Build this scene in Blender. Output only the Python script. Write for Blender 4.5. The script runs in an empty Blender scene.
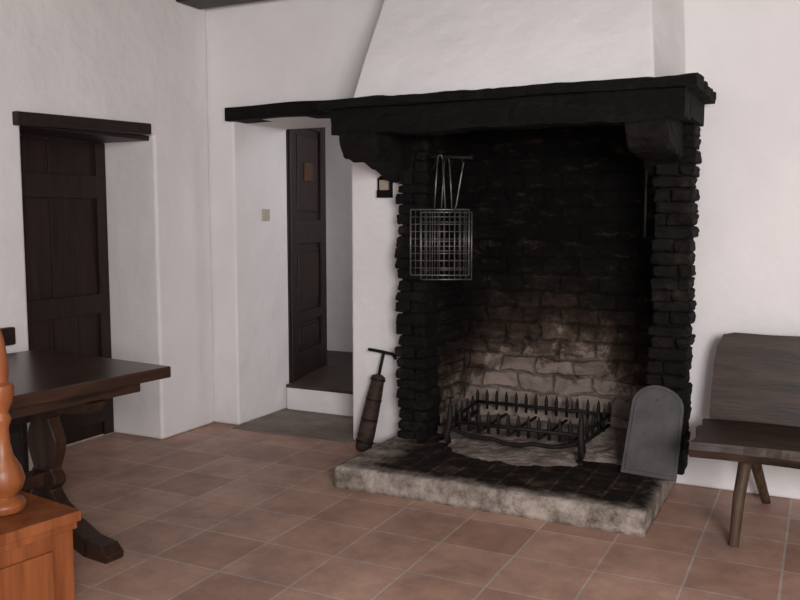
import bpy, bmesh, math, random
from mathutils import Vector, Matrix, noise
random.seed(7)
scene = bpy.context.scene
try:
    scene.view_settings.view_transform = 'Standard'
except Exception: pass

# ------------------------------------------------------------------ materials
def new_mat(name, rough=0.8, metal=0.0, spec=0.3):
    m = bpy.data.materials.new(name); m.use_nodes = True
    nt = m.node_tree; b = nt.nodes['Principled BSDF']
    b.inputs['Roughness'].default_value = rough
    b.inputs['Metallic'].default_value = metal
    b.inputs['Specular IOR Level'].default_value = spec
    return m, nt, b
def N(nt, t, **kw):
    n = nt.nodes.new(t)
    for k, v in kw.items():
        if k in n.inputs: n.inputs[k].default_value = v
        else: setattr(n, k, v)
    return n
def coords(nt, scale=(1,1,1), rot=(0,0,0), loc=(0,0,0)):
    tc = nt.nodes.new('ShaderNodeTexCoord'); mp = nt.nodes.new('ShaderNodeMapping')
    mp.inputs['Scale'].default_value = scale; mp.inputs['Rotation'].default_value = rot
    mp.inputs['Location'].default_value = loc
    nt.links.new(tc.outputs['Object'], mp.inputs['Vector']); return mp.outputs[0]
def ramp(nt, fac, stops):
    r = nt.nodes.new('ShaderNodeValToRGB'); e = r.color_ramp.elements
    e[0].position, e[0].color = stops[0][0], (*stops[0][1], 1)
    e[1].position, e[1].color = stops[-1][0], (*stops[-1][1], 1)
    for p, c in stops[1:-1]:
        x = e.new(p); x.color = (*c, 1)
    nt.links.new(fac, r.inputs[0]); return r.outputs[0]
def bump(nt, b, h, strength=0.3, dist=0.01, normal=None):
    bp = nt.nodes.new('ShaderNodeBump'); bp.inputs['Strength'].default_value = strength
    bp.inputs['Distance'].default_value = dist
    nt.links.new(h, bp.inputs['Height'])
    if normal: nt.links.new(normal, bp.inputs['Normal'])
    nt.links.new(bp.outputs[0], b.inputs['Normal']); return bp.outputs[0]
def math_(nt, op, a, b_=None, c=None):
    n = nt.nodes.new('ShaderNodeMath'); n.operation = op
    for i, x in enumerate((a, b_, c)):
        if x is None: continue
        if isinstance(x, (int, float)): n.inputs[i].default_value = x
        else: nt.links.new(x, n.inputs[i])
    return n.outputs[0]
def mixc(nt, fac, a, b_, mode='MIX'):
    mx = nt.nodes.new('ShaderNodeMix'); mx.data_type='RGBA'; mx.blend_type=mode
    if isinstance(fac,(int,float)): mx.inputs[0].default_value=fac
    else: nt.links.new(fac, mx.inputs[0])
    nt.links.new(a, mx.inputs[6]); nt.links.new(b_, mx.inputs[7]); return mx.outputs[2]
def noise_mat(name, stops, scale=5, stretch=(1,1,1), rough=0.8, metal=0, bs=0.3, bd=0.01, detail=6, spec=0.3, dist=0.0):
    m, nt, b = new_mat(name, rough, metal, spec)
    v = coords(nt, stretch)
    n = N(nt, 'ShaderNodeTexNoise', Scale=scale, Detail=detail, Roughness=0.6, Distortion=dist)
    nt.links.new(v, n.inputs['Vector'])
    nt.links.new(ramp(nt, n.outputs[0], stops), b.inputs['Base Color'])
    n2 = N(nt, 'ShaderNodeTexNoise', Scale=scale*4, Detail=4)
    nt.links.new(v, n2.inputs['Vector'])
    bump(nt, b, n2.outputs[0], bs, bd)
    return m

def plaster(name, base):
    m, nt, b = new_mat(name, 0.92, 0, 0.15)
    v = coords(nt)
    n = N(nt, 'ShaderNodeTexNoise', Scale=1.6, Detail=5, Roughness=0.6); nt.links.new(v, n.inputs[0])
    d = tuple(c*0.92 for c in base)
    col = ramp(nt, n.outputs[0], [(0.3, d), (0.65, base)])
    nt.links.new(col, b.inputs['Base Color'])
    n1 = N(nt, 'ShaderNodeTexNoise', Scale=4.0, Detail=3); nt.links.new(v, n1.inputs[0])
    nn = bump(nt, b, n1.outputs[0], 0.4, 0.05)
    n2 = N(nt, 'ShaderNodeTexNoise', Scale=45, Detail=5); nt.links.new(v, n2.inputs[0])
    bump(nt, b, n2.outputs[0], 0.2, 0.006, nn)
    return m
M_plaster = plaster('white_plaster', (0.76, 0.735, 0.73))
M_hood = plaster('hood_plaster', (0.77, 0.75, 0.745))

def wood(name, dark, light, axis='X', scale=3.0, rough=0.5, spec=0.35, bs=0.25):
    st = {'X': (1, 9, 9), 'Y': (9, 1, 9), 'Z': (9, 9, 1)}[axis]
    mid = tuple((a+b)/2 for a, b in zip(dark, light))
    return noise_mat(name, [(0.3, dark), (0.5, mid), (0.72, light)], scale, st, rough, 0, bs, 0.006, 7, spec, 0.6)
M_darkwoodX = wood('dark_walnut_x', (0.007,0.004,0.003), (0.028,0.015,0.011), 'X')
M_darkwoodZ = wood('dark_door_wood', (0.006,0.0035,0.0025), (0.026,0.013,0.009), 'Z')
M_doorpanel = wood('door_panel_wood', (0.006,0.003,0.002), (0.028,0.012,0.008), 'Z')
M_table = wood('table_wood', (0.010,0.005,0.003), (0.055,0.024,0.014), 'Y', 3, 0.28, 0.5, 0.15)
M_tableZ = wood('table_leg_wood', (0.010,0.005,0.003), (0.050,0.022,0.013), 'Z', 3, 0.4)
M_bench = wood('bench_wood', (0.008,0.004,0.0025), (0.052,0.027,0.017), 'X', 2.0, 0.5, 0.35, 0.5)
M_benchleg = wood('bench_leg_wood', (0.03,0.017,0.01), (0.10,0.06,0.035), 'Z', 3, 0.6)
M_pine = wood('orange_pine', (0.14,0.038,0.012), (0.30,0.095,0.03), 'Z', 2.2, 0.4, 0.4, 0.1)
M_beam = noise_mat('sooty_beam', [(0.35,(0.0014,0.0012,0.001)),(0.62,(0.004,0.0032,0.0026)),(0.8,(0.018,0.011,0.008))], 3.5, (1,5,5), 0.85, 0, 0.9, 0.018, 6, 0.2)
M_corbel = noise_mat('sooty_corbel', [(0.35,(0.0018,0.0015,0.0013)),(0.7,(0.010,0.0075,0.006))], 7, (1,1,1), 0.88, 0, 0.8, 0.016, 6, 0.2)
M_sootbrick = noise_mat('soot_black_brick', [(0.35,(0.002,0.0017,0.0015)),(0.57,(0.006,0.0048,0.004)),(0.70,(0.024,0.016,0.012)),(0.88,(0.07,0.052,0.042))], 7, (1,1,1), 0.88, 0, 0.9, 0.014, 9, 0.2)
M_iron = noise_mat('wrought_iron', [(0.3,(0.006,0.005,0.005)),(0.7,(0.022,0.018,0.016))], 20, (1,1,1), 0.65, 0.4, 0.3, 0.003)
M_plate = noise_mat('grey_cast_plate', [(0.3,(0.036,0.033,0.034)),(0.7,(0.072,0.066,0.066))], 9, (1,1,1), 0.6, 0.2, 0.4, 0.005)
M_steel = noise_mat('grill_steel', [(0.3,(0.08,0.075,0.07)),(0.7,(0.24,0.23,0.22))], 20, (1,1,1), 0.4, 0.7, 0.1, 0.002)
M_ash = noise_mat('ash', [(0.3,(0.06,0.045,0.037)),(0.44,(0.18,0.14,0.12)),(0.62,(0.36,0.30,0.265))], 7, (1,1,1), 0.95, 0, 0.8, 0.018, 10)
M_concrete = noise_mat('threshold_concrete', [(0.3,(0.15,0.12,0.10)),(0.7,(0.25,0.205,0.175))], 6, (1,1,1), 0.9, 0, 0.3, 0.006)
M_hallfloor = noise_mat('hall_floor', [(0.3,(0.03,0.02,0.016)),(0.7,(0.065,0.045,0.035))], 6, (1,1,1), 0.6, 0, 0.2, 0.004)
M_leather = noise_mat('tool_wood', [(0.3,(0.014,0.008,0.006)),(0.7,(0.06,0.034,0.025))], 14, (1,1,2), 0.7, 0, 0.6, 0.006)
M_switch = noise_mat('switch_plastic', [(0.3,(0.40,0.35,0.29)),(0.7,(0.45,0.40,0.33))], 4, (1,1,1), 0.5, 0, 0.02, 0.001)
M_tag = noise_mat('amber_tag', [(0.3,(0.05,0.022,0.010)),(0.7,(0.11,0.05,0.02))], 14, (1,1,1), 0.6, 0, 0.1, 0.002)
M_box = noise_mat('matchbox_card', [(0.3,(0.22,0.17,0.13)),(0.7,(0.35,0.29,0.23))], 14, (1,1,1), 0.7, 0, 0.1, 0.002)
M_ceil = wood('ceiling_boards', (0.05,0.03,0.02), (0.12,0.075,0.05), 'Y', 3, 0.7)

def hearth_mat():
    m, nt, b = new_mat('hearth_stone', 0.9, 0, 0.2)
    tc = nt.nodes.new('ShaderNodeTexCoord'); O=tc.outputs['Object']
    sep = nt.nodes.new('ShaderNodeSeparateXYZ'); nt.links.new(O, sep.inputs[0])
    n = N(nt,'ShaderNodeTexNoise',Scale=8.0,Detail=10,Roughness=0.72); nt.links.new(O,n.inputs['Vector'])
    stone = ramp(nt,n.outputs[0],[(0.32,(0.06,0.047,0.038)),(0.44,(0.19,0.158,0.132)),(0.58,(0.36,0.31,0.27)),(0.8,(0.47,0.42,0.375))])
    burnt = ramp(nt,n.outputs[0],[(0.35,(0.004,0.0032,0.0025)),(0.52,(0.016,0.011,0.008)),(0.62,(0.06,0.041,0.031)),(0.80,(0.17,0.13,0.105))])
    br = N(nt,'ShaderNodeTexBrick',Scale=1.0); br.offset=0.5
    v = coords(nt,(1,1,1),(0,0,math.radians(90)))
    br.inputs['Brick Width'].default_value=0.25; br.inputs['Row Height'].default_value=0.125; br.inputs['Mortar Size'].default_value=0.007
    br.inputs['Color1'].default_value=(1,1,1,1); br.inputs['Color2'].default_value=(0.6,0.5,0.45,1); br.inputs['Mortar'].default_value=(3.0,2.6,2.4,1)
    nt.links.new(v,br.inputs['Vector'])
    burnt = mixc(nt,0.8,burnt,br.outputs['Color'],'MULTIPLY')
    dx = math_(nt,'ABSOLUTE',math_(nt,'ADD',sep.outputs[0],1.36)); dx = math_(nt,'DIVIDE',dx,0.68)
    dy = math_(nt,'ABSOLUTE',math_(nt,'ADD',sep.outputs[1],-4.30)); dy = math_(nt,'DIVIDE',dy,0.48)
    d = math_(nt,'MAXIMUM',dx,dy)
    n2 = N(nt,'ShaderNodeTexNoise',Scale=4.5,Detail=8,Roughness=0.7); nt.links.new(O,n2.inputs['Vector'])
    d = math_(nt,'MULTIPLY_ADD',n2.outputs[0],0.8,d)
    zz = math_(nt,'MULTIPLY_ADD',math_(nt,'SUBTRACT',0.10,sep.outputs[2]),6.0,d)
    mask = ramp(nt,math_(nt,'MULTIPLY',zz,0.5),[(0.63,(0,0,0)),(0.75,(1,1,1))])
    nt.links.new(mixc(nt,mask,burnt,stone),b.inputs['Base Color'])
    n3 = N(nt,'ShaderNodeTexNoise',Scale=30,Detail=6); nt.links.new(O,n3.inputs['Vector'])
    bump(nt,b,n3.outputs[0],0.7,0.012); return m
M_stone = hearth_mat()

def tile_mat():
    m, nt, b = new_mat('terracotta_tiles', 0.5, 0, 0.35)
    v = coords(nt, (1,1,1), (0,0,0), (0.10, 0.07, 0))
    br = N(nt, 'ShaderNodeTexBrick', Scale=1.0)
    br.offset = 0.0; br.squash = 1.0
    br.inputs['Mortar Size'].default_value = 0.005
    br.inputs['Mortar Smooth'].default_value = 0.3
    br.inputs['Brick Width'].default_value = 0.335
    br.inputs['Row Height'].default_value = 0.335
    br.inputs['Color1'].default_value = (0.40, 0.235, 0.175, 1)
    br.inputs['Color2'].default_value = (0.55, 0.350, 0.270, 1)
    br.inputs['Mortar'].default_value = (1,1,1,1)
    nt.links.new(v, br.inputs['Vector'])
    n = N(nt, 'ShaderNodeTexNoise', Scale=3.0, Detail=9, Roughness=0.72); nt.links.new(v, n.inputs['Vector'])
    dirt = ramp(nt, n.outputs[0], [(0.33,(0.58,0.57,0.58)),(0.5,(0.86,0.84,0.83)),(0.66,(1.08,1.07,1.06))])
    base = mixc(nt,1.0,br.outputs['Color'],dirt,'MULTIPLY')
    g = N(nt,'ShaderNodeRGB'); g.outputs[0].default_value=(0.44,0.35,0.29,1)
    gd = mixc(nt,1.0,g.outputs[0],dirt,'MULTIPLY')
    base = mixc(nt,math_(nt,'MULTIPLY',br.outputs['Fac'],0.85),base,gd)
    nt.links.new(base, b.inputs['Base Color'])
    inv = math_(nt,'SUBTRACT',1.0,br.outputs['Fac'])
    nn = bump(nt, b, inv, 0.35, 0.003)
    n2 = N(nt, 'ShaderNodeTexNoise', Scale=14, Detail=5); nt.links.new(v, n2.inputs['Vector'])
    bump(nt, b, n2.outputs[0], 0.25, 0.007, nn)
    return m
M_tile = tile_mat()

def fireback_mat():
    m, nt, b = new_mat('fireback_masonry', 0.92, 0, 0.15)
    tc = nt.nodes.new('ShaderNodeTexCoord'); O=tc.outputs['Object']
    sep = nt.nodes.new('ShaderNodeSeparateXYZ'); nt.links.new(O, sep.inputs[0])
    nd = N(nt,'ShaderNodeTexNoise',Scale=7,Detail=4); nt.links.new(O,nd.inputs['Vector'])
    vm = nt.nodes.new('ShaderNodeVectorMath'); vm.operation='MULTIPLY_ADD'
    nt.links.new(nd.outputs['Color'],vm.inputs[0]); vm.inputs[1].default_value=(0.07,0.07,0.07); nt.links.new(O,vm.inputs[2])
    mp = nt.nodes.new('ShaderNodeMapping'); mp.inputs['Rotation'].default_value=(math.radians(90),0,0)
    nt.links.new(vm.outputs[0],mp.inputs['Vector'])
    br = N(nt, 'ShaderNodeTexBrick', Scale=1.0)
    br.inputs['Brick Width'].default_value = 0.23; br.inputs['Row Height'].default_value = 0.10
    br.inputs['Mortar Size'].default_value = 0.013; br.inputs['Mortar Smooth'].default_value=0.8
    br.inputs['Color1'].default_value = (1.15,1.12,1.1,1); br.inputs['Color2'].default_value = (0.55,0.53,0.52,1)
    br.inputs['Mortar'].default_value = (0.38,0.36,0.35,1)
    nt.links.new(mp.outputs[0], br.inputs['Vector'])
    n = N(nt, 'ShaderNodeTexNoise', Scale=3.6, Detail=12, Roughness=0.78, Distortion=0.3); nt.links.new(O, n.inputs['Vector'])
    sq = math_(nt,'POWER',math_(nt,'ABSOLUTE',math_(nt,'ADD',sep.outputs[0],1.45)),2.0)
    v1 = math_(nt,'MULTIPLY_ADD',sq,0.9,sep.outputs[2])
    v2 = math_(nt,'MULTIPLY_ADD',n.outputs[0],1.4,v1)
    val = math_(nt,'MULTIPLY',v2,0.5)
    col = ramp(nt, val, [(0.50,(0.30,0.245,0.215)),(0.635,(0.22,0.175,0.15)),(0.665,(0.10,0.073,0.058)),(0.74,(0.036,0.024,0.018)),(0.85,(0.009,0.0068,0.0055)),(0.97,(0.0035,0.003,0.0025))])
    n4 = N(nt, 'ShaderNodeTexNoise', Scale=6, Detail=9, Roughness=0.75)
    mp4 = nt.nodes.new('ShaderNodeMapping'); mp4.inputs['Scale'].default_value=(1,1,2.6); nt.links.new(O,mp4.inputs[0]); nt.links.new(mp4.outputs[0], n4.inputs['Vector'])
    st = ramp(nt, n4.outputs[0], [(0.55,(0,0,0)),(0.70,(0.045,0.030,0.019))])
    col = mixc(nt,1.0,col,st,'ADD')
    nt.links.new(mixc(nt,0.65,col,br.outputs['Color'],'MULTIPLY'), b.inputs['Base Color'])
    inv = math_(nt,'SUBTRACT',1.0,br.outputs['Fac'])
    nn = bump(nt, b, inv, 0.8, 0.018)
    n2 = N(nt, 'ShaderNodeTexNoise', Scale=18, Detail=8, Roughness=0.7); nt.links.new(O, n2.inputs['Vector'])
    bump(nt, b, n2.outputs[0], 1.0, 0.022, nn)
    return m
M_fireback = fireback_mat()

# ------------------------------------------------------------------ mesh builder
class B:
    def __init__(s): s.bm = bmesh.new()
    def _f(s, vs, m, smooth=False):
        try:
            f = s.bm.faces.new(vs); f.material_index = m; f.smooth = smooth; return f
        except ValueError: return None
    def box(s, x0,x1,y0,y1,z0,z1, m=0, M=None, j=0):
        vs=[]
        for x in (x0,x1):
            for y in (y0,y1):
                for z in (z0,z1):
                    p=Vector((x,y,z))+Vector([random.uniform(-j,j) for _ in range(3)])
                    if M: p=M@p
                    vs.append(s.bm.verts.new(p))
        for q in ((0,1,3,2),(4,6,7,5),(0,4,5,1),(2,3,7,6),(0,2,6,4),(1,5,7,3)):
            s._f([vs[i] for i in q], m)
    def gridbox(s, x0,x1,y0,y1,z0,z1, step=0.04, m=0):
        nx,ny,nz=[max(1,int(round(d/step))) for d in (x1-x0,y1-y0,z1-z0)]
        V={}
        def v(i,j,k):
            if (i,j,k) not in V: V[(i,j,k)]=s.bm.verts.new((x0+(x1-x0)*i/nx,y0+(y1-y0)*j/ny,z0+(z1-z0)*k/nz))
            return V[(i,j,k)]
        for i in range(nx):
            for j in range(ny):
                for k in (0,nz): s._f([v(i,j,k),v(i+1,j,k),v(i+1,j+1,k),v(i,j+1,k)],m)
        for i in range(nx):
            for k in range(nz):
                for j in (0,ny): s._f([v(i,j,k),v(i+1,j,k),v(i+1,j,k+1),v(i,j,k+1)],m)
        for j in range(ny):
            for k in range(nz):
                for i in (0,nx): s._f([v(i,j,k),v(i,j+1,k),v(i,j+1,k+1),v(i,j,k+1)],m)
    def tube(s, pts, r, seg=8, m=0, rs=None, smooth=True):
        pts=[Vector(p) for p in pts]; rings=[]
        for i,p in enumerate(pts):
            if i==0: t=pts[1]-pts[0]
            elif i==len(pts)-1: t=pts[-1]-pts[-2]
            else: t=(pts[i+1]-pts[i]).normalized()+(pts[i]-pts[i-1]).normalized()
            t.normalize()
            up = Vector((0,0,1)) if abs(t.z)<0.9 else Vector((0,1,0))
            a=t.cross(up).normalized(); c=t.cross(a).normalized()
            rr = rs[i] if rs else r
            rings.append([s.bm.verts.new(p+a*rr*math.cos(2*math.pi*k/seg)+c*rr*math.sin(2*math.pi*k/seg)) for k in range(seg)])
        for i in range(len(rings)-1):
            for k in range(seg):
                s._f([rings[i][k],rings[i][(k+1)%seg],rings[i+1][(k+1)%seg],rings[i+1][k]],m,smooth)
        s._f(rings[0][::-1],m); s._f(rings[-1],m)
    def lathe(s, c, prof, seg=20, m=0):
        s.tube([(c[0],c[1],c[2]+z) for r,z in prof], 0, seg, m, rs=[max(r,0.0005) for r,z in prof])
    def prism(s, poly, plane, d0, d1, m=0, M=None):
        def P(a,b,d):
            p={'XZ':(a,d,b),'YZ':(d,a,b),'XY':(a,b,d)}[plane]; p=Vector(p)
            return M@p if M else p
        A=[s.bm.verts.new(P(a,b,d0)) for a,b in poly]; C=[s.bm.verts.new(P(a,b,d1)) for a,b in poly]
        n=len(poly)
        s._f(A,m); s._f(C[::-1],m)
        for i in range(n): s._f([A[i],C[i],C[(i+1)%n],A[(i+1)%n]],m)
    def done(s, name, mats, bevel=0, seg=2, M=None, wob=0, wscale=3, rough=0, rlev=3, rsize=0.08, smooth=False):
        bmesh.ops.recalc_face_normals(s.bm, faces=s.bm.faces[:])
        if wob:
            for v in s.bm.verts:
                n=noise.noise_vector(v.co*wscale); v.co+=n*wob
        if smooth:
            for f in s.bm.faces: f.smooth=True
        me=bpy.data.meshes.new(name); s.bm.to_mesh(me); s.bm.free()
        o=bpy.data.objects.new(name, me); scene.collection.objects.link(o)
        for m in mats: me.materials.append(m)
        if bevel:
            b=o.modifiers.new('bevel','BEVEL'); b.width=bevel; b.segments=seg; b.limit_method='ANGLE'; b.angle_limit=math.radians(40)
        if rough:
            if rlev:
                sb=o.modifiers.new('sub','SUBSURF'); sb.subdivision_type='SIMPLE'; sb.levels=rlev; sb.render_levels=rlev
            t=bpy.data.textures.new(name+'_n','CLOUDS'); t.noise_scale=rsize; t.noise_depth=3
            d=o.modifiers.new('disp','DISPLACE'); d.texture=t; d.strength=rough; d.mid_level=0.5; d.texture_coords='LOCAL'
        if M: o.matrix_world=M
        return o

def cut_wall(name, box, cuts, mat, bevel=0.02):
    b=B(); b.box(*box); o=b.done(name,[mat])
    for c in cuts:
        k=B(); k.box(*c); ko=k.done('cut',[mat])
        md=o.modifiers.new('b','BOOLEAN'); md.object=ko; md.operation='DIFFERENCE'; md.solver='EXACT'
        dg=bpy.context.evaluated_depsgraph_get(); me=bpy.data.meshes.new_from_object(o.evaluated_get(dg))
        o.modifiers.clear(); o.data=me; bpy.data.objects.remove(ko)
    if bevel:
        bv=o.modifiers.new('bevel','BEVEL'); bv.width=bevel; bv.segments=4; bv.limit_method='ANGLE'; bv.angle_limit=math.radians(60)
    return o

# ------------------------------------------------------------------ room shell
WY=4.58; LX=-3.70
b=B(); b.box(-4.3,2.4,-2.2,5.22,-0.1,0); b.done('floor',[M_tile])
cut_wall('wall_back',(-4.2,2.4,WY,5.20,0,2.95),[(-3.50,-2.62,4.3,5.5,-0.2,2.03),(-2.06,-0.76,4.3,5.04,-0.2,1.98)],M_plaster,0.018)
cut_wall('wall_left',(-4.16,LX,-2.2,WY-0.002,0,2.95),[(-4.3,-3.4,3.09,4.06,-0.2,1.90)],M_plaster,0.02)
b=B(); b.box(2.2,2.4,-2.2,WY-0.002,0,2.95); b.done('wall_right',[M_plaster])
b=B(); b.box(-4.4,2.4,-2.2,6.9,2.95,3.05); b.done('ceiling',[M_ceil])
b=B()
b.box(-3.695,2.19,4.27,4.50,2.74,2.945); b.box(-3.695,2.19,2.9,3.1,2.78,2.945); b.box(-3.695,2.19,1.5,1.7,2.78,2.945)
b.done('trim_1_ceiling_beams',[M_darkwoodX],0.01)
b=B(); b.box(-4.4,-1.4,5.205,6.9,0,0.18); b.done('floor_passage',[M_hallfloor])
b=B(); b.box(-3.49,-2.63,5.14,5.24,0.0,0.17,0); b.box(-3.49,-2.63,5.13,5.24,0.165,0.19,1)
b.done('step',[M_plaster,M_hallfloor],0.006)
b=B(); b.box(-4.4,-1.4,6.7,6.85,0.18,2.95); b.done('wall_passage_back',[M_plaster])
b=B(); b.box(-4.5,-4.3,5.21,6.7,0.18,2.95); b.done('wall_passage_left',[M_plaster])
b=B(); b.box(-1.4,-1.25,5.21,6.7,0.18,2.95); b.done('wall_passage_right',[M_plaster])
b=B(); b.box(-3.495,-2.625,4.50,5.135,0.0,0.008); b.done('threshold_slab',[M_concrete],0.003)

b=B()
b.prism([(3.04,1.865),(3.04,1.935),(3.5,1.95),(4.00,1.965),(4.00,1.90),(3.5,1.885)],'YZ',-3.74,LX+0.035)
b.box(-4.155,-3.735,3.095,4.055,1.87,1.899)
b.done('trim_2_door_lintel',[M_darkwoodX],0.006)
b=B()
y=3.095
while y<4.05:
    w=random.uniform(0.15,0.19); y1=min(y+w,4.055); b.box(-4.16,-4.125+random.uniform(-.003,.003),y+0.002,y1-0.002,0.01,1.868,1); y=y1
for z0,z1 in ((0.10,0.24),(0.80,0.92),(1.52,1.66)): b.box(-4.13,-4.10,3.10,4.05,z0,z1,0)
for y0,y1 in ((3.095,3.17),(3.975,4.055)): b.box(-4.14,-4.105,y0,y1,0.01,1.868,0)
b.tube([(-4.10,3.22,0.98),(-4.05,3.22,0.98),(-4.05,3.32,0.98)],0.009,8,2)
b.done('door_1',[M_darkwoodZ,M_doorpanel,M_iron],0.004)

b=B(); W=0.80; H=2.02
b.box(0,W,0,0.03,0,H,0)
for x0,x1 in ((0,0.12),(W-0.12,W)): b.box(x0,x1,-0.022,0.0,0,H,0)
for z0,z1 in ((0,0.20),(0.42,0.50),(1.02,1.20),(1.90,H)): b.box(0.12,W-0.12,-0.02,0,z0,z1,0)
for z0,z1 in ((0.22,0.40),(0.55,0.97),(1.25,1.86)):
    b.prism([(0.17,z0+.02),(W-0.17,z0+.02),(W-0.17,z1-.02),(0.17,z1-.02)],'XZ',-0.012,0,1)
b.box(0.30,0.48,-0.022,-0.010,1.50,1.64,2)
ang=math.atan2(0.87,-0.20)
b.done('door_2',[M_darkwoodZ,M_doorpanel,M_tag],0.005,M=Matrix.Translation((-3.535,5.26,0.182))@Matrix.Rotation(ang,4,'Z'))

b=B(); b.box(-3.50,-3.488,4.88,4.96,1.38,1.46,0); b.box(-3.488,-3.482,4.905,4.935,1.40,1.44,0)
b.done('light_switch',[M_switch],0.002)

# ------------------------------------------------------------------ fireplace
root=bpy.data.objects.new('fireplace',None); scene.collection.objects.link(root)
def part(o): o.parent=root; return o
b=B()
b.gridbox(-2.25,-0.66,3.735,4.575,0,0.118,0.026)
for v in b.bm.verts:
    x,y,z=v.co
    q=Vector((x*9,y*9,z*9)); n1=noise.noise(q); n2=noise.noise(q*3)
    if z>0.10:
        e=min(y-3.735,-0.66-x,x+2.25)
        v.co.z+= -0.008*math.exp(-max(e,0)/0.02)+0.004*n1+0.003*n2
    if y<3.76: v.co.y+=0.008*n1+0.007*n2+(0.006 if z>0.11 else 0)
    if x<-2.22: v.co.x+=0.010*n1+0.005*n2+(0.006 if z>0.11 else 0)
    if x>-0.69: v.co.x+=0.010*n1+0.005*n2-(0.006 if z>0.11 else 0)
    v.co.z=max(v.co.z,0)
for xc in (-2.03,-1.52,-1.08):
    for v in b.bm.verts:
        if abs(v.co.x-xc-0.02*noise.noise(v.co*8))<0.014 and v.co.y<3.86 and v.co.z>0.02:
            if v.co.y<3.76: v.co.y+=0.012
            else: v.co.z-=0.008
part(b.done('hearth_base',[M_stone],smooth=True))
b=B(); b.box(-2.02,-0.80,4.575,5.0,0,0.10); part(b.done('firebox_floor',[M_sootbrick]))
b=B(); nx,nz=76,110; g=[]
for i in range(nx+1):
    row=[]
    for k in range(nz+1):
        x=-2.055+1.29*i/nx; z=0.05+1.90*k/nz
        q=Vector((x,0,z)); y=4.985+0.03*noise.noise(q*4)+0.018*noise.noise(q*12)+0.012*noise.noise(q*30)
        top=0.60+0.05*noise.noise(Vector((x*4,3,0)))-0.35*(x+1.42)**2
        t=max(0,min(1,(top-z)*14)); y-=0.10*t*(0.85+0.3*noise.noise(q*7))
        t2=max(0,min(1,(top-0.20-z)*12)); y-=0.05*t2*(0.8+0.6*noise.noise(q*9))
        if z>0.62:
            y-=0.018*abs(math.sin(z*31.4+1.2*noise.noise(q*2.5)))
        row.append(b.bm.verts.new((x,min(y,5.035),z)))
    g.append(row)
for i in range(nx):
    for k in range(nz): b._f([g[i][k],g[i+1][k],g[i+1][k+1],g[i][k+1]],0,True)
part(b.done('firebox_back',[M_fireback]))
b=B()
z=0.11; i=0
while z<1.93:
    for sx in (0,1):
        y=4.585; k=0
        while y<4.975:
            L=0.12 if (i+k)%2 else 0.235
            y1=min(y+L-0.010,4.99); o=random.uniform(-0.004,0.016)
            if sx==0: b.box(-2.055,-2.022+o,y,y1,z,z+0.056,0,j=0.005)
            else: b.box(-0.788-o,-0.765,y,y1,z,z+0.056,0,j=0.005)
            y+=L; k+=1
    z+=0.069; i+=1
b.box(-2.055,-2.037,4.59,4.988,0.1,1.96,0); b.box(-0.783,-0.766,4.59,4.988,0.1,1.96,0)
b.box(-2.055,-0.766,4.3,5.0,1.94,1.972,0)
part(b.done('firebox_sides',[M_fireback],0.010,2,rough=0.014,rlev=2,rsize=0.04))
b=B()
for X0,X1 in ((-2.205,-2.02),(-0.775,-0.59)):
    b.box(X0+0.018,X1-0.018,4.41,4.575,0.11,1.955,0)
    z=0.112; i=0
    while z<1.84:
        o=random.uniform(-0.012,0.012); h=random.uniform(0.050,0.064)
        yf=4.375+random.uniform(-.014,.014)
        if i%2 and random.random()<0.8: b.box(X0+o,X1+o*0.7,yf,4.576,z,z+h,0,j=0.006)
        else:
            mid=(X0+X1)/2+random.uniform(-.035,.035)
            b.box(X0+o,mid-.004,yf,4.576,z,z+h,0,j=0.006)
            b.box(mid+.004,X1+o*0.7,yf+random.uniform(-.012,.012),4.576,z,z+h+random.uniform(-.006,.003),0,j=0.006)
        z+=h+random.uniform(0.002,0.007); i+=1
b.box(-2.07,-2.0,4.50,4.60,1.80,1.955,0); b.box(-0.80,-0.75,4.50,4.60,1.80,1.955,0)
part(b.done('brick_pillars',[M_sootbrick],0.012,2,rough=0.024,rlev=2,rsize=0.03))
prof=[(4.575,1.60),(4.50,1.62),(4.36,1.675),(4.20,1.70),(4.06,1.70),(3.985,1.72),(3.955,1.76),(3.95,1.80),(3.94,1.835),(3.94,1.875),(4.575,1.875)]
b=B()
b.prism(prof,'YZ',-2.335,-2.11); b.prism(prof,'YZ',-0.84,-0.64)
part(b.done('corbels',[M_corbel],0.022,3,wob=0.016,wscale=6,rough=0.03,rlev=2,rsize=0.05))
b=B()
b.gridbox(-2.37,-0.575,3.93,4.10,1.835,1.970,0.03)
b.gridbox(-2.37,-2.16,4.09,4.575,1.85,1.970,0.03); b.gridbox(-0.75,-0.575,4.09,4.575,1.85,1.970,0.03)
b.box(-2.16,-0.75,4.10,4.575,1.925,1.962,0)
for v in b.bm.verts:
    q=v.co.copy(); s=Vector((q.x*2.5,q.y*8,q.z*8))
    v.co+=Vector((0,0.022*noise.noise(s)+0.009*noise.noise(q*25),(0.030*noise.noise(Vector((q.x*3,2,0)))+0.010*noise.noise(q*20)) if q.z<1.87 else 0))
part(b.done('mantel_beam',[M_beam],smooth=False))
b=B()
b.gridbox(-2.42,-0.525,3.87,4.575,1.966,2.02,0.03)
for v in b.bm.verts:
    q=v.co.copy()
    if q.y<3.9: v.co.y+=0.018*noise.noise(Vector((q.x*4,5,1)))+0.012*noise.noise(q*22)
    if q.y<4.5: v.co.z+=0.010*noise.noise(Vector((q.x*3,q.y*3,9)))-(0.010 if q.y<3.9 and q.z>2 else 0)+0.005*noise.noise(q*20)
    if q.x>-0.54: v.co.x+=0.014*noise.noise(q*15)
part(b.done('mantel_shelf',[M_beam]))
b=B()
def hood_ring(z,xl,xr,yf,wl,wr): return [(wl,WY-0.001,z),(xl,yf,z),(xr,yf,z),(wr,WY-0.001,z)]
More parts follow.
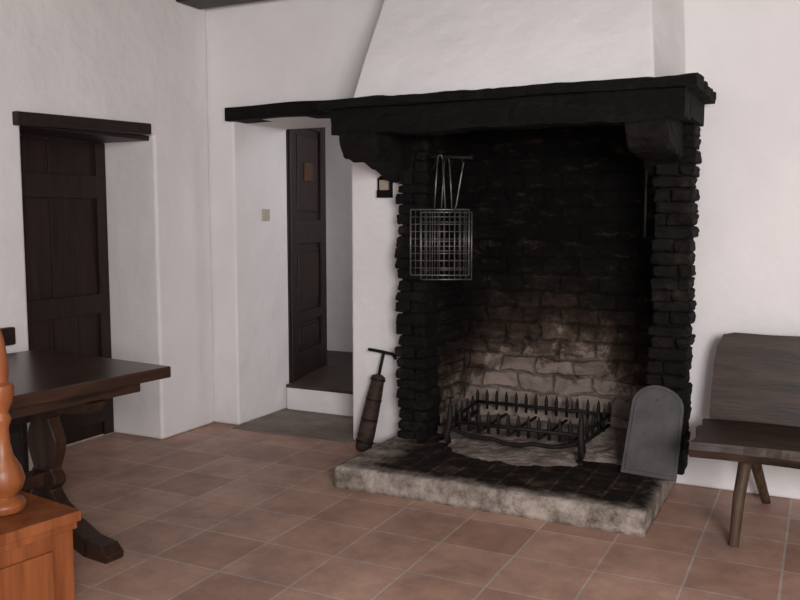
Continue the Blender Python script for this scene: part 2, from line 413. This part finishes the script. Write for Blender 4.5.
rings=[hood_ring(2.010,-2.25,-0.71,3.945,-2.26,-0.665),hood_ring(2.25,-2.235,-0.745,4.06,-2.25,-0.675),hood_ring(2.5,-2.215,-0.785,4.19,-2.24,-0.69),hood_ring(2.944,-2.18,-0.85,4.40,-2.22,-0.71)]
R=[[b.bm.verts.new(p) for p in r] for r in rings]
for i in range(3):
    for k in range(4): b._f([R[i][k],R[i][(k+1)%4],R[i+1][(k+1)%4],R[i+1][k]],0)
b._f(R[0],0); b._f(R[-1],0)
part(b.done('chimney_hood',[M_hood],0.012,3))
b=B(); nx,ny=60,46; g=[]
for i in range(nx+1):
    row=[]
    for j in range(ny+1):
        x=-2.01+1.21*i/nx; y=3.98+0.99*j/ny
        e=min(1,min(i,nx-i)/8,j/22)
        cx=math.exp(-((x+1.50)/0.42)**2)
        z=0.100+ (0.048*e*cx if y<4.4 else 0.04*e) +0.02*e*noise.noise(Vector((x*5,y*5,0)))+0.010*e*noise.noise(Vector((x*20,y*20,3)))
        if y>4.5: z+=0.06*min(1,(y-4.5)/0.3)
        row.append(b.bm.verts.new((x,y,z)))
    g.append(row)
for i in range(nx):
    for j in range(ny): b._f([g[i][j],g[i+1][j],g[i+1][j+1],g[i][j+1]],0,True)
part(b.done('ash_bed',[M_ash]))

b=B()
b.gridbox(-3.53,-2.26,4.53,4.72,2.03,2.115,0.04)
for v in b.bm.verts: v.co.z+=0.010*noise.noise(Vector((v.co.x*3,1,v.co.z*4)))
b.done('trim_3_niche_lintel',[M_beam],0)

# ------------------------------------------------------------------ fire grate
b=B()
gx0,gx1,gy0,gy1=-1.84,-1.10,4.32,4.74
def arc(a,c,sag,n=10):
    a=Vector(a);c=Vector(c); return [a.lerp(c,i/n)+Vector((0,0,-sag*math.sin(math.pi*i/n))) for i in range(n+1)]
b.tube([(gx0,gy0,0.27),(gx1,gy0,0.27)],0.012)
b.tube(arc((gx0,gy0,0.235),(gx0+.25,gy0-.01,0.20),0.02)+arc((gx0+.25,gy0-.01,0.20),(gx1-.25,gy0-.01,0.20),0.02)[1:]+arc((gx1-.25,gy0-.01,0.20),(gx1,gy0,0.235),0.02)[1:],0.012)
b.tube([(gx0,gy1,0.30),(gx1+.05,gy1,0.30)],0.009)
for X in (gx0,gx1):
    b.tube([(X,gy0,0.27),(X+(0.05 if X==gx1 else 0),gy1,0.30)],0.010)
    b.tube([(X,gy0,0.22),(X+(0.05 if X==gx1 else 0),gy1,0.24)],0.010)
n=13
for i in range(n+1):
    x=gx0+(gx1-gx0)*i/n
    b.tube([(x,gy0,0.225),(x,gy0,0.31),(x,gy0-0.004,0.345)],0,6,rs=[0.010,0.012,0.003])
    x2=gx0+(gx1+.05-gx0)*i/n
    b.tube([(x2,gy1,0.26),(x2,gy1,0.345),(x2,gy1,0.375)],0,6,rs=[0.009,0.011,0.003])
    if i%3==0: b.tube([(x,gy0,0.225),(x2,gy1,0.24)],0.008,6)
for i in range(1,5):
    y=gy0+(gy1-gy0)*i/5
    for X in (gx0,gx1+.05*i/5): b.tube([(X,y,0.22),(X,y,0.31),(X,y,0.35)],0,6,rs=[0.008,0.010,0.003])
for X,s in ((gx0,-1),(gx1,1)):
    b.tube([(X,gy0,0.40),(X,gy0,0.35),(X,gy0-.01,0.27),(X+s*.012,gy0-.025,0.20),(X+s*.004,gy0-.012,0.15),(X+s*.018,gy0-.04,0.116)],0,8,rs=[.004,.014,.018,.023,.017,.022])
    b.tube([(X,gy1,0.30),(X,gy1,0.12)],0.010,8)
b.done('fire_grate',[M_iron],0)

b=B()
w=0.135; hh=0.45; poly=[(-w,0),(w,0)]
for i in range(13):
    a=math.pi*i/12; poly.append((w*math.cos(a)*(0.94), hh-w*0.75+w*0.80*math.sin(a)))
b.prism(poly,'XZ',0,0.014)
b.prism([(p[0]*0.88,0.02+p[1]*0.92) for p in poly],'XZ',-0.004,0.001)
b.tube([(0.0,-0.004,0.38),(0.0,-0.018,0.38)],0.008,8)
b.done('fireplace_plate',[M_plate],0.004,M=Matrix.Translation((-0.74,4.235,0.124))@Matrix.Rotation(math.radians(6),4,'Z')@Matrix.Rotation(math.radians(5),4,'Y')@Matrix.Rotation(math.radians(-14),4,'X'),wob=0.004,wscale=8)

p0=Vector((-2.455,4.42,0.0)); p1=Vector((-2.365,4.53,0.60)); d=p1-p0
b=B()
b.tube([p0+d*t for t in (0,0.02,0.15,0.35,0.55,0.68,0.74,0.76)],0,14,0,rs=[.040,.048,.053,.050,.046,.040,.042,.020])
for t in (0.08,0.3,0.5,0.7): b.tube([p0+d*t,p0+d*(t+0.02)],0.056-0.014*t,14,1)
b.tube([p0+d*0.75,p0+d*0.985],0.010,8,1)
q=p0+d*0.985
b.tube([q+Vector((-.10,-0.01,0.012)),q+Vector((-.05,0,0.006)),q,q+Vector((.06,0,-0.008)),q+Vector((.085,-0.005,-0.035))],0.010,8,1)
b.done('fireside_bellows_pump',[M_leather,M_iron],0)

b=B(); z=0.09
b.box(-2.42,-2.33,4.55,4.578,1.43+z,1.45+z,0); b.box(-2.42,-2.33,4.575,4.579,1.43+z,1.56+z,0)
b.box(-2.42,-2.33,4.54,4.55,1.43+z,1.475+z,0); b.box(-2.42,-2.41,4.55,4.578,1.43+z,1.55+z,0); b.box(-2.34,-2.33,4.55,4.578,1.43+z,1.52+z,0)
b.box(-2.405,-2.345,4.545,4.572,1.45+z,1.535+z,1)
b.done('matchbox_holder',[M_corbel,M_box],0.002)

b=B()
def grid(cx,cy,zt,w,h,ang,nv,nh):
    M=Matrix.Translation((cx,cy,zt))@Matrix.Rotation(ang,4,'Z')
    P=lambda x,y,z: M@Vector((x,y,z))
    fr=[P(-w/2,0,0),P(w/2,0,0),P(w/2,0,-h),P(-w/2,0,-h),P(-w/2,0,0)]
    for i in range(4): b.tube([fr[i],fr[i+1]],0.0045,6)
    for i in range(1,nv): b.tube([P(-w/2+w*i/nv,0,0.0),P(-w/2+w*i/nv,0,-h)],0.0022,5)
    for i in range(1,nh): b.tube([P(-w/2,0,-h*i/nh),P(w/2,0,-h*i/nh)],0.0022,5)
    for s in (-1,1): b.tube([P(s*0.03,0,0),P(s*0.022,-0.005,0.14),P(s*0.014,0,0.27)],0.0045,6)
    b.tube([P(-0.014,0,0.27),P(-0.008,0,0.295),P(0.008,0,0.295),P(0.014,0,0.27)],0.0045,6)
grid(-1.90,4.30,1.445,0.32,0.36,math.radians(22),12,9)
grid(-1.875,4.335,1.43,0.28,0.37,math.radians(30),9,7)
b.tube([(-1.77,4.32,1.70),(-1.785,4.32,1.62),(-1.81,4.32,1.47),(-1.83,4.32,1.43)],0.005,6)
b.tube([(-2.03,4.41,1.74),(-1.95,4.32,1.735),(-1.71,4.30,1.72)],0.009,8,1)
b.tube([(-2.03,4.43,1.62),(-1.92,4.315,1.725)],0.006,8,1)
for x in (-1.91,-1.87,-1.77): b.tube([(x,4.312,1.732),(x,4.295,1.715),(x,4.30,1.70),(x,4.318,1.71)],0.004,6,1)
b.done('hanging_grill',[M_steel,M_iron],0)
b=B()
b.tube([(-0.80,4.47,1.68),(-0.83,4.46,1.68)],0.006,8)
b.tube([(-0.83,4.46,1.69),(-0.818,4.46,1.66),(-0.83,4.46,1.63),(-0.842,4.46,1.66),(-0.83,4.46,1.69)],0.004,6)
b.tube([(-0.83,4.46,1.63),(-0.83,4.46,1.30)],0.007,6)
b.done('highlight_bar',[M_iron],0)  # added bar, modelled in place of a strip of edge highlight

# ------------------------------------------------------------------ rustic bench on right
b=B()
def edge(x0,x1,y,amp,n,seed): return [(x0+(x1-x0)*i/n, y+amp*noise.noise(Vector((x0+(x1-x0)*i/n*3,seed,0)))) for i in range(n+1)]
b.gridbox(-0.49,1.26,3.81,4.30,0.365,0.435,0.03)
for v in b.bm.verts:
    q=v.co.copy()
    if q.y<3.83: v.co.y+=0.03*noise.noise(Vector((q.x*3,1,0)))+0.008*noise.noise(q*12)+(0.010 if q.z>0.42 or q.z<0.38 else 0)
    if q.z>0.42: v.co.z+=0.010*noise.noise(Vector((q.x*3,q.y*8,2)))
    if q.x<-0.47: v.co.x+=0.02*noise.noise(Vector((1,q.y*7,q.z*8)))
Mb=Matrix.Translation((0,4.34,0.36))@Matrix.Rotation(math.radians(-9),4,'X')
back=[(-0.47,0.02),(-0.475,0.10),(-0.465,0.34),(-0.455,0.42),(-0.43,0.478)]+edge(-0.38,1.2,0.487,0.016,22,4)+[(1.25,0.45),(1.26,0.02)]
b.prism(back,'XZ',-0.02,0.03,0,Mb)
for x,s in ((-0.27,1),(0.98,-1)):
    b.tube([(x+0.0,3.93,0.38),(x-0.02,3.86,0.2),(x-0.03*s,3.80,0.0)],0,10,1,rs=[.028,.025,.021])
    b.tube([(x-0.02,4.24,0.38),(x+0.02,4.34,0.2),(x+0.06*s,4.48,0.0)],0,10,1,rs=[.028,.025,.021])
b.done('rustic_bench',[M_bench,M_benchleg],0.006,2)

# ------------------------------------------------------------------ refectory table
MT=Matrix.Translation((-2.52,2.83,0))@Matrix.Rotation(math.radians(-6),4,'Z')
b=B(); TL=1.55
b.box(-0.92,0,-TL,0,0.71,0.76,0)
b.box(-0.84,-0.08,-TL+.1,-0.10,0.655,0.71,0)
lyre=[(0.15,0.0),(0.16,0.06),(0.10,0.09),(0.055,0.14),(0.085,0.17),(0.085,0.20),(0.06,0.23),(0.09,0.30),(0.10,0.36),(0.07,0.42),(0.055,0.45),(0.085,0.48),(0.10,0.52),(0.15,0.56)]
for yc in (-0.33,-TL+0.33):
    poly=[(-0.42+x,0.10+z) for x,z in lyre]+[(-0.42-x,0.10+z) for x,z in lyre[::-1]]
    b.prism(poly,'XZ',yc-0.03,yc+0.03,1)
    foot=[(-0.84,0.0),(-0.72,0.0),(-0.68,0.02),(-0.20,0.02),(-0.14,0.0),(0.0,0.0),(0.01,0.03),(-0.03,0.065),(-0.13,0.075),(-0.24,0.12),(-0.62,0.12),(-0.70,0.075),(-0.80,0.065),(-0.85,0.03)]
    b.prism(foot,'XZ',yc-0.045,yc+0.045,1)
    b.prism([(-0.80,0.655),(-0.77,0.61),(-0.66,0.59),(-0.20,0.59),(-0.09,0.61),(-0.06,0.655)],'XZ',yc-0.04,yc+0.04,1)
b.box(-0.46,-0.38,-TL+.3,-0.30,0.26,0.32,1)
b.done('refectory_table',[M_table,M_tableZ],0.006,2,M=MT)

b=B()
b.box(-3.69,-3.42,1.4,2.97,0.41,0.45,0)
for y in (1.5,2.8):
    b.box(-3.67,-3.44,y,y+0.04,0,0.41,0); b.box(-3.69,-3.66,y,y+0.05,0.45,0.84,0)
b.box(-3.693,-3.655,1.4,2.97,0.76,0.85,0)
b.done('wooden_bench',[M_darkwoodX],0.008)

# ------------------------------------------------------------------ pine settle, foreground left
b=B()
MP=Matrix.Translation((-2.14,1.96,0))@Matrix.Rotation(math.radians(-9),4,'Z')
b.box(-0.38,-0.02,-0.58,-0.02,0.04,0.41,0,)
b.box(-0.40,0.0,-0.60,0.0,0.415,0.45,0)
b.box(-0.39,-0.01,-0.59,-0.01,0.39,0.415,0)
b.box(-0.40,0.0,-0.60,0.0,0.0,0.06,0)
b.box(-0.02,-0.008,-0.50,-0.10,0.11,0.34,0)
post=[(0.035,0),(0.062,0.01),(0.068,0.03),(0.06,0.045),(0.036,0.055),(0.058,0.08),(0.068,0.11),(0.056,0.15),(0.034,0.19),(0.026,0.23),(0.024,0.28),(0.034,0.31),(0.024,0.33),(0.037,0.36),(0.044,0.39),(0.044,0.42),(0.027,0.43),(0.032,0.46),(0.028,0.52),(0.020,0.57),(0.010,0.61),(0.003,0.63)]
for y in (-0.16,-0.50): b.lathe((-0.18,y,0.45),post,24)
b.tube([(-0.18,-0.16,0.85),(-0.18,-0.50,0.85)],0.018,10)
b.tube([(-0.18,-0.16,0.66),(-0.18,-0.50,0.66)],0.014,10)
b.done('pine_settle',[M_pine],0.005,2,M=MP)

# ------------------------------------------------------------------ lights
def area(name,loc,target,size,power,col):
    l=bpy.data.lights.new(name,'AREA'); l.shape='RECTANGLE'; l.size=size[0]; l.size_y=size[1]; l.energy=power; l.color=col
    o=bpy.data.objects.new(name,l); scene.collection.objects.link(o); o.location=loc
    o.rotation_euler=(Vector(target)-Vector(loc)).to_track_quat('-Z','Y').to_euler(); return o
area('window_light',(1.5,-1.1,1.9),(-1.4,4.5,1.2),(1.3,1.3),225,(1.0,0.97,0.97))
area('passage_fill',(-1.9,6.0,2.2),(-3.4,6.2,1.0),(0.6,0.6),12,(0.97,0.96,1.0))  # unseen fill lamp, added to lift the passage walls to grey
w=bpy.data.worlds.new('world'); scene.world=w; w.use_nodes=True
w.node_tree.nodes['Background'].inputs[0].default_value=(1.0,0.97,0.975,1)
w.node_tree.nodes['Background'].inputs[1].default_value=1.08

cam=bpy.data.cameras.new('camera'); co=bpy.data.objects.new('camera',cam); scene.collection.objects.link(co)
co.location=(0,0,1.4); co.rotation_euler=(math.radians(84.5),0,math.radians(26.5))
cam.sensor_width=36; cam.lens=38.4; cam.clip_start=0.05
scene.camera=co
